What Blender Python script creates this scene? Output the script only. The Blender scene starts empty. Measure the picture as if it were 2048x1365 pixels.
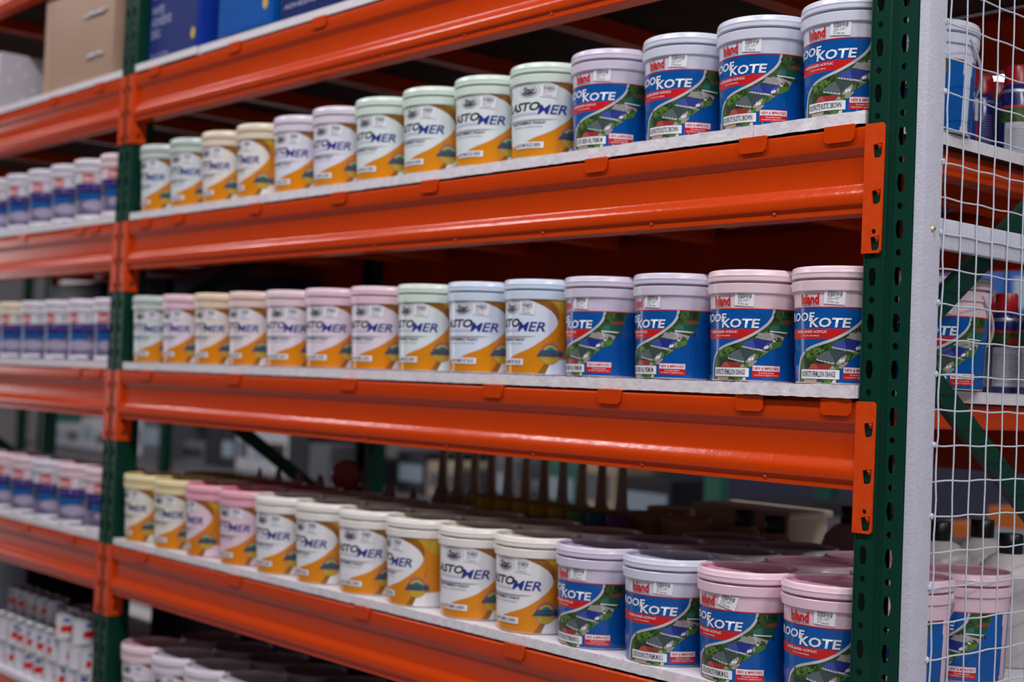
import bpy, bmesh, math, random
from mathutils import Vector, Matrix
from math import sin, cos, pi, radians as R_, asin, degrees
rnd = random.Random(7)
S = bpy.context.scene
C = S.collection
# ---------------------------------------------------------------- camera
F = 1.85                       # height of the reference hook level above the floor
yaw, pit, rol = R_(41.582), R_(1.840), R_(2.379)
fw = Vector((-cos(yaw)*cos(pit), sin(yaw)*cos(pit), sin(pit)))
rt = fw.cross(Vector((0, 0, 1))).normalized(); up = rt.cross(fw)
r2 = cos(rol)*rt + sin(rol)*up; u2 = -sin(rol)*rt + cos(rol)*up
cd = bpy.data.cameras.new('camera'); cam = bpy.data.objects.new('camera', cd); C.objects.link(cam)
M = Matrix.Identity(4)
for i in range(3):
    M[i][0] = r2[i]; M[i][1] = u2[i]; M[i][2] = -fw[i]
M[0][3], M[1][3], M[2][3] = 1.3195, -1.9254, F - .4071
cam.matrix_world = M
cd.sensor_width = 36; cd.lens = 49.31; cd.clip_start = .05
cd.dof.use_dof = True; cd.dof.focus_distance = 2.36; cd.dof.aperture_fstop = 2.6
S.camera = cam
# ---------------------------------------------------------------- world, light, exposure
w = bpy.data.worlds.new('world'); S.world = w; w.use_nodes = True
w.node_tree.nodes['Background'].inputs[0].default_value = (.84, .74, .80, 1)
w.node_tree.nodes['Background'].inputs[1].default_value = .115
S.view_settings.view_transform = 'Standard'; S.view_settings.look = 'None'
S.view_settings.exposure = -0.42; S.view_settings.gamma = 1.0
def area(name, loc, rot, sx, sy, power, col=(1, .97, 1.0), spread=180):
    l = bpy.data.lights.new(name, 'AREA'); l.shape = 'RECTANGLE'; l.size = sx; l.size_y = sy
    l.energy = power; l.color = col; l.spread = R_(spread)
    o = bpy.data.objects.new(name, l); C.objects.link(o); o.location = loc; o.rotation_euler = rot
    return o
# fluorescent fittings hung over the shopping aisle (tubes run along the aisle) and over the next aisle
for i, (x, e) in enumerate(((-9.2, 25), (-6.7, 42), (-4.2, 62), (-1.3, 85), (1.2, 95), (3.5, 90))):
    area('aisle_light', (x, -1.55, F + 2.6), (0, 0, 0), 1.3, .14, e, (.97, .95, 1.0))
for i, y in enumerate((-3.6, -1.0, 1.6)):        # fittings over the cross aisle at the rack end
    area('cross_aisle_light', (3.4, y, F + 2.0), (0, 0, 0), .16, 1.2, 60, (.97, .96, 1.0))
for i, x in enumerate((-9, -6, -3, 0)):
    area('aisle_light', (x, 2.3, F + 2.1), (0, 0, 0), 1.2, .25, 42, (.95, .97, 1.0))
area('entrance_daylight', (-14.2, -3.3, 1.75), (0, -pi/2, 0), 2.4, 1.8, 62, (.93, .95, 1.0))   # bright shop entrance at the far end of the aisle
# ---------------------------------------------------------------- materials
def mat(name, col, rough=.5, metal=0, spec=.5, coat=0, noise=0, nscale=20, bump=0, bscale=60, emit=None, trans=0, objcol=0, col2=None):
    m = bpy.data.materials.new(name); m.use_nodes = True
    n = m.node_tree.nodes; l = m.node_tree.links; b = n['Principled BSDF']
    b.inputs['Base Color'].default_value = (*col, 1); b.inputs['Roughness'].default_value = rough
    b.inputs['Metallic'].default_value = metal; b.inputs['Specular IOR Level'].default_value = spec
    b.inputs['Coat Weight'].default_value = coat; b.inputs['Coat Roughness'].default_value = .12
    src = None
    if objcol:
        oi = n.new('ShaderNodeObjectInfo'); mx = n.new('ShaderNodeMix'); mx.data_type = 'RGBA'; mx.blend_type = 'MULTIPLY'
        mx.inputs[0].default_value = objcol; mx.inputs[6].default_value = (*col, 1); l.new(oi.outputs['Color'], mx.inputs[7])
        src = mx.outputs[2]; l.new(src, b.inputs['Base Color'])
    if noise:
        t = n.new('ShaderNodeTexNoise'); t.inputs['Scale'].default_value = nscale; t.inputs['Detail'].default_value = 6
        tc = n.new('ShaderNodeTexCoord'); l.new(tc.outputs['Object'], t.inputs['Vector'])
        mx = n.new('ShaderNodeMix'); mx.data_type = 'RGBA'
        rp = n.new('ShaderNodeValToRGB'); rp.color_ramp.elements[0].position = .38; rp.color_ramp.elements[1].position = .66
        l.new(t.outputs['Fac'], rp.inputs[0]); mt = n.new('ShaderNodeMath'); mt.operation = 'MULTIPLY'; mt.inputs[1].default_value = noise
        l.new(rp.outputs[0], mt.inputs[0]); l.new(mt.outputs[0], mx.inputs[0])
        if src: l.new(src, mx.inputs[6])
        else: mx.inputs[6].default_value = (*col, 1)
        mx.inputs[7].default_value = (*(col2 or [c*.6 for c in col]), 1); l.new(mx.outputs[2], b.inputs['Base Color'])
    if bump:
        t = n.new('ShaderNodeTexNoise'); t.inputs['Scale'].default_value = bscale; t.inputs['Detail'].default_value = 4
        tc = n.new('ShaderNodeTexCoord'); l.new(tc.outputs['Object'], t.inputs['Vector'])
        bp = n.new('ShaderNodeBump'); bp.inputs['Strength'].default_value = bump; bp.inputs['Distance'].default_value = .002
        l.new(t.outputs['Fac'], bp.inputs['Height']); l.new(bp.outputs[0], b.inputs['Normal'])
    if emit:
        b.inputs['Emission Color'].default_value = (*col, 1); b.inputs['Emission Strength'].default_value = emit
    if trans: b.inputs['Subsurface Weight'].default_value = trans; b.inputs['Subsurface Radius'].default_value = (.02, .01, .01); b.inputs['Subsurface Scale'].default_value = .3
    return m
MT = {}
def mm(k, *a, **b):
    MT[k] = mat(k, *a, **b); return MT[k]
mm('orange_paint', (.60, .048, .0004), .18, spec=.4, noise=.12, nscale=9, col2=(.50, .034, .0005), bump=.26, bscale=55)
mm('orange_wear', (.66, .052, .0008), .32, spec=.35, noise=.16, nscale=60, col2=(.70, .14, .05), bump=.15, bscale=60)
mm('green_paint', (.001, .036, .020), .34, spec=.25, noise=.3, nscale=30, col2=(.006, .045, .03), bump=.1, bscale=60)
mm('edge_bare', (.62, .60, .60), .35, metal=.5)
mm('grey_paint', (.56, .56, .64), .42, noise=.25, nscale=40, col2=(.42, .42, .47), bump=.5, bscale=170)
mm('wire_paint', (.56, .61, .67), .38, bump=.6, bscale=120)
mm('board_white', (.78, .74, .76), .6, noise=.3, nscale=30, col2=(.62, .58, .60), bump=.9, bscale=70)
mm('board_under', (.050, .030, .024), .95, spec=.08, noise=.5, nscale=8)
mm('pail_plastic', (1, 1, 1), .27, objcol=1, trans=.12, bump=.05, bscale=40)
m = mm('lid_panel', (1, 1, 1), .3, trans=.1); n = m.node_tree.nodes; l_ = m.node_tree.links     # thin translucent lid centre: the tint reads deeper
oi = n.new('ShaderNodeObjectInfo'); g = n.new('ShaderNodeGamma'); g.inputs[1].default_value = 2.1; l_.new(oi.outputs['Color'], g.inputs[0]); l_.new(g.outputs[0], n['Principled BSDF'].inputs['Base Color'])
mm('label_tint', (.93, .95, 1.0), .18, objcol=.55)
mm('label_shade', (.62, .62, .80), .3, objcol=.4)
mm('roof_blue', (.001, .105, .40), .18, noise=.5, nscale=14, col2=(.002, .055, .27))
mm('red', (.62, .012, .012), .3)
mm('silver', (.60, .60, .62), .3, noise=.5, nscale=30, col2=(.32, .32, .34))
mm('letter_silver', (.82, .84, .90), .3)
mm('foliage', (.055, .13, .025), .35, noise=1, nscale=75, col2=(.012, .035, .012))
mm('white_print', (.86, .86, .90), .35)
mm('black_print', (.012, .012, .015), .4)
mm('shade_grey', (.34, .34, .36), .4); mm('grey_print', (.22, .22, .25), .4)
mm('roof_navy', (.012, .03, .24), .35); mm('roof_navy_side', (.05, .08, .36), .35); mm('roof_dark_side', (.11, .14, .14), .35); mm('roof_red_side', (.50, .08, .07), .35); mm('roof_green_side', (.03, .18, .13), .35); mm('wall_pale', (.55, .56, .66), .35); mm('tree_dark', (.012, .035, .010), .4); mm('path_grey', (.33, .31, .29), .4); mm('roof_dark', (.05, .075, .075), .35); mm('roof_red', (.36, .03, .03), .35)
mm('roof_green', (.005, .10, .07), .35); mm('roof_beige', (.42, .38, .34), .35); mm('roof_brown', (.22, .06, .035), .35)
mm('lawn', (.10, .24, .03), .35, noise=.6, nscale=60, col2=(.05, .13, .02)); mm('tan_roof', (.42, .31, .20), .4)
mm('label_orange', (.80, .285, .008), .18, objcol=.25, noise=.35, nscale=9, col2=(.70, .19, .006))
mm('label_brown', (.36, .14, .012), .3, noise=.6, nscale=16, col2=(.20, .08, .01))
mm('label_olive', (.62, .42, .03), .3, noise=.4, nscale=12, col2=(.45, .27, .02))
mm('ink_navy', (.02, .035, .26), .3); mm('ink_dusk', (.025, .05, .14), .3)
mm('rain_red', (.55, .14, .08), .3); mm('rain_yellow', (.70, .68, .05), .3); mm('rain_green', (.10, .45, .10), .3); mm('rain_blue', (.02, .20, .32), .3)
mm('purple', (.022, .012, .15), .35); mm('purple_dark', (.016, .012, .05), .35); mm('lat_blue', (.004, .10, .35), .3)
mm('lat_lilac', (.24, .20, .32), .25, noise=.6, nscale=30, col2=(.14, .11, .20)); mm('lat_green', (.01, .10, .07), .35)
mm('lat_pale', (.42, .38, .52), .3); mm('lat_letters', (.13, .09, .30), .35)
mm('cardboard', (.44, .29, .20), .5, spec=.25, noise=.3, nscale=6, col2=(.37, .24, .17))
mm('tape', (.75, .75, .78), .12, spec=.9)
mm('white_carton', (.52, .49, .53), .5, noise=.2, nscale=5)
mm('blue_pack', (.004, .035, .30), .4, spec=.25); mm('blue_film', (.004, .10, .42), .14, coat=.8, bump=.9, bscale=14)
mm('blue_face', (.014, .030, .16), .5, spec=.12); mm('navy_film', (.006, .02, .13), .2, coat=.5, bump=.6, bscale=14)
mm('gold', (.62, .42, .05), .4); mm('faint_letter', (.34, .34, .50), .4)
mm('black_plastic', (.008, .008, .009), .3); mm('clay_plastic', (.60, .42, .34), .45, trans=.1); mm('white_plastic', (.66, .62, .60), .35, trans=.1)
mm('tan_plastic', (.66, .44, .26), .5); mm('cream_plastic', (.76, .64, .48), .5)
mm('can_red', (.42, .012, .02), .28); mm('can_blue', (.012, .02, .17), .25, coat=.4); mm('can_white', (.55, .55, .60), .3)
mm('can_yellow', (.72, .60, .02), .3); mm('steel', (.55, .55, .58), .45, metal=.8)
mm('jar_yellow', (.85, .62, .03), .4); mm('jar_amber', (.80, .40, .03), .4); mm('jar_green', (.08, .30, .06), .4); mm('jar_teal', (.02, .22, .34), .4); mm('jar_plum', (.34, .08, .30), .4)
mm('jar_violet', (.30, .08, .36), .4); mm('lid_blue', (.05, .25, .50), .4); mm('lid_lime', (.20, .50, .12), .4)
mm('concrete', (.34, .33, .34), .35, noise=.4, nscale=2.5); mm('wall_paint', (.20, .21, .34), .8)
mm('bg_grey', (.16, .16, .18), .6, noise=.4, nscale=4); mm('bg_white', (.62, .62, .66), .5); mm('bg_dark', (.02, .02, .025), .5)
mm('bg_blue', (.02, .10, .38), .5); mm('bg_orange', (.60, .16, .03), .5); mm('bg_yellow', (.55, .40, .05), .5); mm('bg_green', (.03, .16, .11), .5); mm('bg_beige', (.50, .40, .30), .5); mm('bg_pale', (.34, .44, .52), .5)
mm('brass', (.72, .55, .25), .3, metal=.8); mm('lamp_glow', (1, .98, .95), emit=22); mm('lamp_shade', (.8, .45, .3), .5, emit=1.2)
# ---------------------------------------------------------------- helpers
def link(name, me, parent=None, col=None):
    o = bpy.data.objects.new(name, me); C.objects.link(o)
    if parent is not None: o.parent = parent
    if col: o.color = (*col, 1)
    return o
def fin(bm, name, mats, parent=None, smooth=False, col=None, angle=None):
    me = bpy.data.meshes.new(name); bm.to_mesh(me); bm.free()
    for m in (mats if isinstance(mats, (list, tuple)) else [mats]): me.materials.append(MT[m] if isinstance(m, str) else m)
    if smooth:
        me.shade_smooth()
        if angle: me.set_sharp_from_angle(angle=R_(angle))
    return link(name, me, parent, col)
def empty(name, loc, label, cat, group=None, rz=0):
    o = bpy.data.objects.new(name, None); C.objects.link(o); o.empty_display_size = .05
    o.location = loc; o.rotation_euler = (0, 0, rz); return tag(o, label, cat, group)
def tag(o, label, cat, group=None):
    o['label'] = label; o['category'] = cat
    if group: o['group'] = group
    return o
def bx(bm, a, b, mi=0, bev=0):
    vs = [bm.verts.new((x, y, z)) for x in (a[0], b[0]) for y in (a[1], b[1]) for z in (a[2], b[2])]
    fs = []
    for q in ((0, 1, 3, 2), (4, 6, 7, 5), (0, 4, 5, 1), (2, 3, 7, 6), (0, 2, 6, 4), (1, 5, 7, 3)):
        f = bm.faces.new([vs[i] for i in q]); f.material_index = mi; fs.append(f)
    if bev:
        es = list({e for f in fs for e in f.edges})
        bmesh.ops.bevel(bm, geom=es, offset=bev, segments=2, affect='EDGES', profile=.6, material=-1)
    return fs
def lathe(bm, prof, seg=48, mi=0, cx=0, cy=0, cz=0):
    rings = []
    for r, z in prof:
        if r < 1e-6: rings.append([bm.verts.new((cx, cy, cz+z))])
        else: rings.append([bm.verts.new((cx+r*cos(2*pi*i/seg), cy+r*sin(2*pi*i/seg), cz+z)) for i in range(seg)])
    for k in range(len(rings)-1):
        a, b = rings[k], rings[k+1]
        for i in range(seg):
            j = (i+1) % seg
            if len(a) == 1 and len(b) == 1: continue
            if len(a) == 1: f = bm.faces.new((a[0], b[j], b[i]))
            elif len(b) == 1: f = bm.faces.new((a[i], a[j], b[0]))
            else: f = bm.faces.new((a[i], a[j], b[j], b[i]))
            f.material_index = mi
def tube(bm, pts, r, seg=8, mi=0, caps=True):
    pts = [Vector(p) for p in pts]; rings = []
    for i, p in enumerate(pts):
        d = (pts[min(i+1, len(pts)-1)] - pts[max(i-1, 0)]).normalized()
        a = d.cross(Vector((0, 0, 1)));  a = d.cross(Vector((1, 0, 0))) if a.length < .1 else a
        a.normalize(); b = d.cross(a); rr = r[i] if isinstance(r, (list, tuple)) else r
        rings.append([bm.verts.new(p + rr*(cos(2*pi*k/seg)*a + sin(2*pi*k/seg)*b)) for k in range(seg)])
    for k in range(len(rings)-1):
        for i in range(seg):
            f = bm.faces.new((rings[k][i], rings[k][(i+1) % seg], rings[k+1][(i+1) % seg], rings[k+1][i])); f.material_index = mi
    if caps:
        bm.faces.new(rings[0]).material_index = mi; bm.faces.new(rings[-1][::-1]).material_index = mi
def extr(bm, prof, x0, x1, mi=0, cap=True):      # profile of (y, z) carried along x
    a = [bm.verts.new((x0, y, z)) for y, z in prof]; b = [bm.verts.new((x1, y, z)) for y, z in prof]
    n = len(prof)
    for i in range(n):
        bm.faces.new((a[i], b[i], b[(i+1) % n], a[(i+1) % n])).material_index = mi
    if cap: bm.faces.new(a[::-1]).material_index = mi; bm.faces.new(b).material_index = mi
def plate(outer, holes, th):                     # flat plate with holes, in its own xy plane, thickness along z
    cu = bpy.data.curves.new('plate', 'CURVE'); cu.dimensions = '2D'; cu.fill_mode = 'BOTH'; cu.extrude = th/2
    for loop in [outer]+holes:
        s = cu.splines.new('POLY'); s.points.add(len(loop)-1)
        for p, q in zip(s.points, loop): p.co = (q[0], q[1], 0, 1)
        s.use_cyclic_u = True
    o = bpy.data.objects.new('plate', cu); C.objects.link(o)
    dg = bpy.context.evaluated_depsgraph_get(); me = bpy.data.meshes.new_from_object(o.evaluated_get(dg))
    bpy.data.objects.remove(o); bpy.data.curves.remove(cu)
    return me
def add_mesh(bm, me, mtx=None, mi=None):
    v0 = len(bm.verts); f0 = len(bm.faces); bm.from_mesh(me); bm.verts.ensure_lookup_table(); bm.faces.ensure_lookup_table()
    if mtx is not None:
        for v in bm.verts[v0:]: v.co = mtx @ v.co
    if mi is not None:
        for f in bm.faces[f0:]: f.material_index = mi
    bpy.data.meshes.remove(me)
def circ(x, y, r, n=14): return [(x+r*cos(2*pi*i/n), y+r*sin(2*pi*i/n)) for i in range(n)]
def copy_thing(root, loc, rz, label, col, handle_rz=None):
    r = root.copy(); C.objects.link(r); r.location = loc; r.rotation_euler = (0, 0, rz); r['label'] = label
    for ch in root.children:
        c = ch.copy(); C.objects.link(c); c.parent = r; c.color = (*col, 1)
    return r
# --- flat artwork wrapped round a pail
def text_mesh(t, bold=0.0, shear=0.0, res=3, space=1.0):
    cu = bpy.data.curves.new('t', 'FONT'); cu.body = t; cu.offset = bold; cu.shear = shear; cu.resolution_u = res; cu.space_character = space; cu.fill_mode = 'FRONT'
    o = bpy.data.objects.new('t', cu); C.objects.link(o); dg = bpy.context.evaluated_depsgraph_get()
    me = bpy.data.meshes.new_from_object(o.evaluated_get(dg)); bpy.data.objects.remove(o); bpy.data.curves.remove(cu); return me
class Art:
    def __init__(s): s.bm = bmesh.new(); s.mats = []
    def mi(s, m):
        if m not in s.mats: s.mats.append(m)
        return s.mats.index(m)
    def poly(s, pts, m, lay):
        f = s.bm.faces.new([s.bm.verts.new((x*.001, y*.001, lay*.00013)) for x, y in pts]); f.material_index = s.mi(m)
        f.normal_update()
        if f.normal.z < 0: f.normal_flip()
    def rect(s, x0, y0, x1, y1, m, lay): s.poly([(x0, y0), (x1, y0), (x1, y1), (x0, y1)], m, lay)
    def band(s, pts, wid, m, lay):
        for i in range(len(pts)-1):
            (x0, y0), (x1, y1) = pts[i], pts[i+1]
            def nrm(k):
                a = pts[max(k-1, 0)]; b = pts[min(k+1, len(pts)-1)]; d = math.hypot(b[0]-a[0], b[1]-a[1]); return (-(b[1]-a[1])/d, (b[0]-a[0])/d)
            n0, n1 = nrm(i), nrm(i+1); w0 = wid[i] if isinstance(wid, list) else wid; w1 = wid[i+1] if isinstance(wid, list) else wid
            s.poly([(x0+n0[0]*w0/2, y0+n0[1]*w0/2), (x0-n0[0]*w0/2, y0-n0[1]*w0/2), (x1-n1[0]*w1/2, y1-n1[1]*w1/2), (x1+n1[0]*w1/2, y1+n1[1]*w1/2)], m, lay)
    def text(s, t, x0, y0, x1, y1, m, lay, bold=.0, shear=0, rot=0, res=2, space=1.0):
        me = text_mesh(t, bold, shear, res, space); xs = [v.co.x for v in me.vertices]; ys = [v.co.y for v in me.vertices]
        sx = (x1-x0)/(max(xs)-min(xs)); sy = (y1-y0)/(max(ys)-min(ys)); ax, ay = min(xs), min(ys)
        v0 = len(s.bm.verts); f0 = len(s.bm.faces); s.bm.from_mesh(me); s.bm.verts.ensure_lookup_table(); s.bm.faces.ensure_lookup_table()
        cx, cy = (x0+x1)/2, (y0+y1)/2
        for v in s.bm.verts[v0:]:
            x = x0+(v.co.x-ax)*sx-cx; y = y0+(v.co.y-ay)*sy-cy
            v.co = ((cx+x*cos(rot)-y*sin(rot))*.001, (cy+x*sin(rot)+y*cos(rot))*.001, lay*.00013)
        k = s.mi(m)
        for f in s.bm.faces[f0:]:
            f.material_index = k; f.normal_update()
            if f.normal.z < 0: f.normal_flip()
        bpy.data.meshes.remove(me)
    def turn(s, cx, cy, a):
        for v in s.bm.verts:
            x, y = v.co.x-cx*.001, v.co.y-cy*.001; v.co.x = cx*.001+x*cos(a)-y*sin(a); v.co.y = cy*.001+x*sin(a)+y*cos(a)
    def wrap(s, name, rf, parent=None, step=.005, R0=.085):
        bm = s.bm; x0 = min(v.co.x for v in bm.verts); x1 = max(v.co.x for v in bm.verts); x = math.ceil(x0/step)*step
        while x < x1:
            bmesh.ops.bisect_plane(bm, geom=bm.verts[:]+bm.edges[:]+bm.faces[:], plane_co=(x, 0, 0), plane_no=(1, 0, 0), dist=1e-7); x += step
        bmesh.ops.triangulate(bm, faces=[f for f in bm.faces if len(f.verts) > 4])
        for v in bm.verts:
            a = -pi/2+v.co.x/R0; r = rf(v.co.y)+.0003+v.co.z; v.co = (r*cos(a), r*sin(a), v.co.y)
        return fin(bm, name, s.mats, parent, smooth=True)
def smooth_pts(pts, n=4):
    out = []
    for i in range(len(pts)-1):
        p0, p1, p2, p3 = pts[max(i-1, 0)], pts[i], pts[i+1], pts[min(i+2, len(pts)-1)]
        for k in range(n):
            t = k/n; out.append(tuple(.5*((2*p1[j])+(-p0[j]+p2[j])*t+(2*p0[j]-5*p1[j]+4*p2[j]-p3[j])*t*t+(-p0[j]+3*p1[j]-3*p2[j]+p3[j])*t**3) for j in (0, 1)))
    return out+[pts[-1]]
def ell(cx, cy, a, b, n=32, t0=0, t1=2*pi): return [(cx+a*cos(t0+(t1-t0)*i/n), cy+b*sin(t0+(t1-t0)*i/n)) for i in range(n if abs(t1-t0-2*pi) < 1e-6 else n+1)]
# ---------------------------------------------------------------- the setting
W, L = .0856, 2.6187
PX = [0.0, -(L+W), -2*(L+W)]                     # left edge x of every front post
DEP = 1.0
fl = bmesh.new(); bx(fl, (-16, -5, -.1), (6, 14, 0)); fl = fin(fl, 'floor', 'concrete'); fl['kind'] = 'structure'
wl = bmesh.new(); bx(wl, (-16, 13.8, 0), (6, 14, 6)); wl = fin(wl, 'wall_back', 'wall_paint'); wl['kind'] = 'structure'
# ---------------------------------------------------------------- rack: posts and braces
ZTOP = F+1.35
def post_mesh(name):
    bm = bmesh.new()
    for xc, xa, xb in ((.0155, .002, .034), (.063, .052, .0836)):
        holes = []; k = -24
        while F+.016+.0745*k < ZTOP-.03:
            z = F+.016+.0745*k
            if z > .03: holes.append([(xc-.0046, z-.0145), (xc+.0046, z-.0145), (xc+.0070, z-.003), (xc+.0070, z+.003), (xc+.0046, z+.0145), (xc-.0046, z+.0145), (xc-.0070, z+.003), (xc-.0070, z-.003)])
            if .03 < z+.0373 < ZTOP-.03: holes.append(circ(xc, z+.0373, .0056, 12))
            k += 1
        z0 = 0; holes.sort(key=lambda h: h[0][1])
        cuts = [max(p[1] for p in h)+.004 for h in holes[1::2]]
        for i, z1 in enumerate(cuts):
            if i == len(cuts)-1: z1 = ZTOP
            me = plate([(xa, z0), (xb, z0), (xb, z1), (xa, z1)], [h for h in holes if z0 < h[0][1] < z1], .002); z0 = z1
            add_mesh(bm, me, Matrix(((1, 0, 0, 0), (0, 0, 1, .001), (0, 1, 0, 0), (0, 0, 0, 1))))
    def wall(pts):                                # folded sheet in plan, 2 mm thick look by double skin
        for i in range(len(pts)-1):
            (xa, ya), (xb, yb) = pts[i], pts[i+1]; d = math.hypot(xb-xa, yb-ya); nx, ny = -(yb-ya)/d*.002, (xb-xa)/d*.002
            vs = [bm.verts.new((x, y, z)) for z in (0, ZTOP) for x, y in ((xa, ya), (xb, yb), (xb+nx, yb+ny), (xa+nx, ya+ny))]
            for q in ((0, 1, 2, 3), (4, 7, 6, 5), (0, 4, 5, 1), (1, 5, 6, 2), (2, 6, 7, 3), (3, 7, 4, 0)): bm.faces.new([vs[i] for i in q])
    wall([(.034, 0), (.0365, .004), (.0495, .004), (.052, 0)])
    wall([(.020, .068), (0, .068), (0, .002), (.0006, .0006), (.002, 0)][::-1])
    wall([(.0836, 0), (.0850, .0006), (W, .002), (W, .068), (.066, .068)])
    bmesh.ops.recalc_face_normals(bm, faces=bm.faces[:])
    return bm
pm = None
SIDE = ['on the near corner of the rack', 'between the two bays of the rack', 'at the far end of the left bay']
for i, px in enumerate(PX[:3]):
    t = empty('upright_frame', (px, 0, 0), ['green perforated steel upright frame on the near corner, beside the grey wire panel', 'dark green upright frame between the two bays of orange shelving', 'green upright frame at the far end of the left bay'][i], 'rack upright', 'green rack uprights')
    if pm is None: pm = fin(post_mesh('post'), 'post', 'green_paint', t)
    else: o = pm.copy(); C.objects.link(o); o.parent = t
    o = pm.copy(); C.objects.link(o); o.parent = t; o.location = (W, DEP, 0); o.rotation_euler = (0, 0, pi)
    zs = [-1.56, -.94, -.31, .31, .93]; ys = [.03, .97]
    for k in range(len(zs)-1):
        a = Vector((.055, ys[k % 2], F+zs[k])); b = Vector((.055, ys[(k+1) % 2], F+zs[k+1]))
        d = (b-a); Ln = d.length; bm = bmesh.new()
        for q in (((0, -.021), (.014, -.021), (.014, -.019), (.002, -.019), (.002, .019), (.014, .019), (.014, .021), (0, .021)),):
            extr(bm, [(p[0]-.008, p[1]) for p in q], 0, Ln)
        o = fin(bm, 'brace', 'green_paint', t); o.location = a
        ang = math.atan2(d.z, d.y); o.rotation_euler = Matrix((Vector((0, cos(ang), sin(ang))), Vector((1, 0, 0)), Vector((0, -sin(ang), cos(ang))))).transposed().to_euler()
# ---------------------------------------------------------------- rack: beams with hooked end plates
BP = [(.004, .0400), (.0012, .0394), (-.0006, .0370), (-.001, .0340), (-.001, .0068), (.0, .0045), (.0070, -.0060), (.0080, -.0080), (.0080, -.0515), (.0077, -.0530), (.0070, -.0547), (.0060, -.0564), (.0049, -.0582), (.0038, -.0600), (.0027, -.0618), (.0016, -.0636), (.0006, -.0654), (-.0004, -.0673), (-.0013, -.0693), (-.0020, -.0714), (-.0024, -.0736), (-.0026, -.0830), (-.0016, -.0865), (.0025, -.0885), (.003, -.0915), (.003, -.1020), (.004, -.1032), (.045, -.1032), (.045, .0150), (.020, .0150), (.020, .0400)]
def end_plate_mesh():
    win = lambda z: [(.0130, z+.0065), (.0300, z+.0085), (.0290, z-.0110), (.0255, z-.0150), (.0150, z-.0150), (.0140, z-.0110)]
    c = .004
    me = plate([(-.0035, -.1695), (.0290, -.1695), (.0335, -.1650), (.0335, .0370), (.0290, .0415), (-.0005, .0415), (-.0035, .0385)], [win(0), win(-.075), win(-.15), circ(.0185, -.1345, .0042, 12)], .003)
    bm = bmesh.new(); add_mesh(bm, me, Matrix(((1, 0, 0, 0), (0, 0, 1, -.0032), (0, 1, 0, 0), (0, 0, 0, 1))))
    for z in (0, -.075, -.15):                    # hook tongues pressed into the post
        tube(bm, [(.0245, -.0035, z+.0070), (.0245, -.0010, z+.0035), (.0225, .0015, z+.0005), (.0200, .0035, z-.0005)], [.0035, .0035, .003, .002], 8)
    me = plate([(0, -.1695), (.045, -.1695), (.045, .0415), (0, .0415)], [[(.016, z-.012), (.026, z-.012), (.028, z+.006), (.018, z+.008)] for z in (-.105, -.145)], .003)
    add_mesh(bm, me, Matrix(((0, 0, 1, -.0022), (1, 0, 0, -.0032), (0, 1, 0, 0), (0, 0, 0, 1))))
    tube(bm, [(-.0042, .006, .006), (-.0040, .0095, -.052), (-.0042, .001, -.062), (-.0042, -.0008, -.09)], .0011, 6)
    bmesh.ops.recalc_face_normals(bm, faces=bm.faces[:]); return bm
LV = {'Z': .975, 'A': .45, 'B': 0, 'C': -.45, 'D': -.975, 'E': -1.5}
LN = {'Z': 'topmost level', 'A': 'boxed-goods level', 'B': 'upper pail level', 'C': 'middle pail level', 'D': 'lower pail level', 'E': 'bottom level'}
BAY = {0: 'right bay', 1: 'left bay'}
plate_R = plate_L = rail = rearrail = None
for bay in (0, 1):
    x1 = PX[bay]; x0 = PX[bay+1]+W
    for lv, dz in LV.items():
        for rear in (0, 1):
            nm = 'rear' if rear else 'front'
            t = empty('shelf_beam', (x1, DEP if rear else 0, F+dz), f'orange {nm} beam with hooked end plates, {BAY[bay]}, {LN[lv]}', 'shelf beam', 'orange shelf beams')
            if rear: t.rotation_euler = (0, 0, pi); t.location.x = x0
            if rail is None:
                bm = bmesh.new(); extr(bm, BP, -L+.0035, -.0035)
                for k in range(9):                # small paint drips along the lower lip
                    bmesh.ops.create_icosphere(bm, subdivisions=2, radius=.0031, matrix=Matrix.Translation((-.18-.29*k-rnd.random()*.02, .002, -.0930)) @ Matrix.Diagonal((1.2, .7, .9, 1)))
                rail = fin(bm, 'rail', 'orange_paint', t, smooth=True, angle=28)
                plate_R = fin(end_plate_mesh(), 'end_plate', 'orange_wear', t)
                bm = end_plate_mesh()
                for v in bm.verts: v.co.x = -L-v.co.x
                bmesh.ops.reverse_faces(bm, faces=bm.faces[:]); plate_L = fin(bm, 'end_plate', 'orange_wear', t)
            else:
                for p in (rail, plate_R, plate_L): c = p.copy(); C.objects.link(c); c.parent = t
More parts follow.
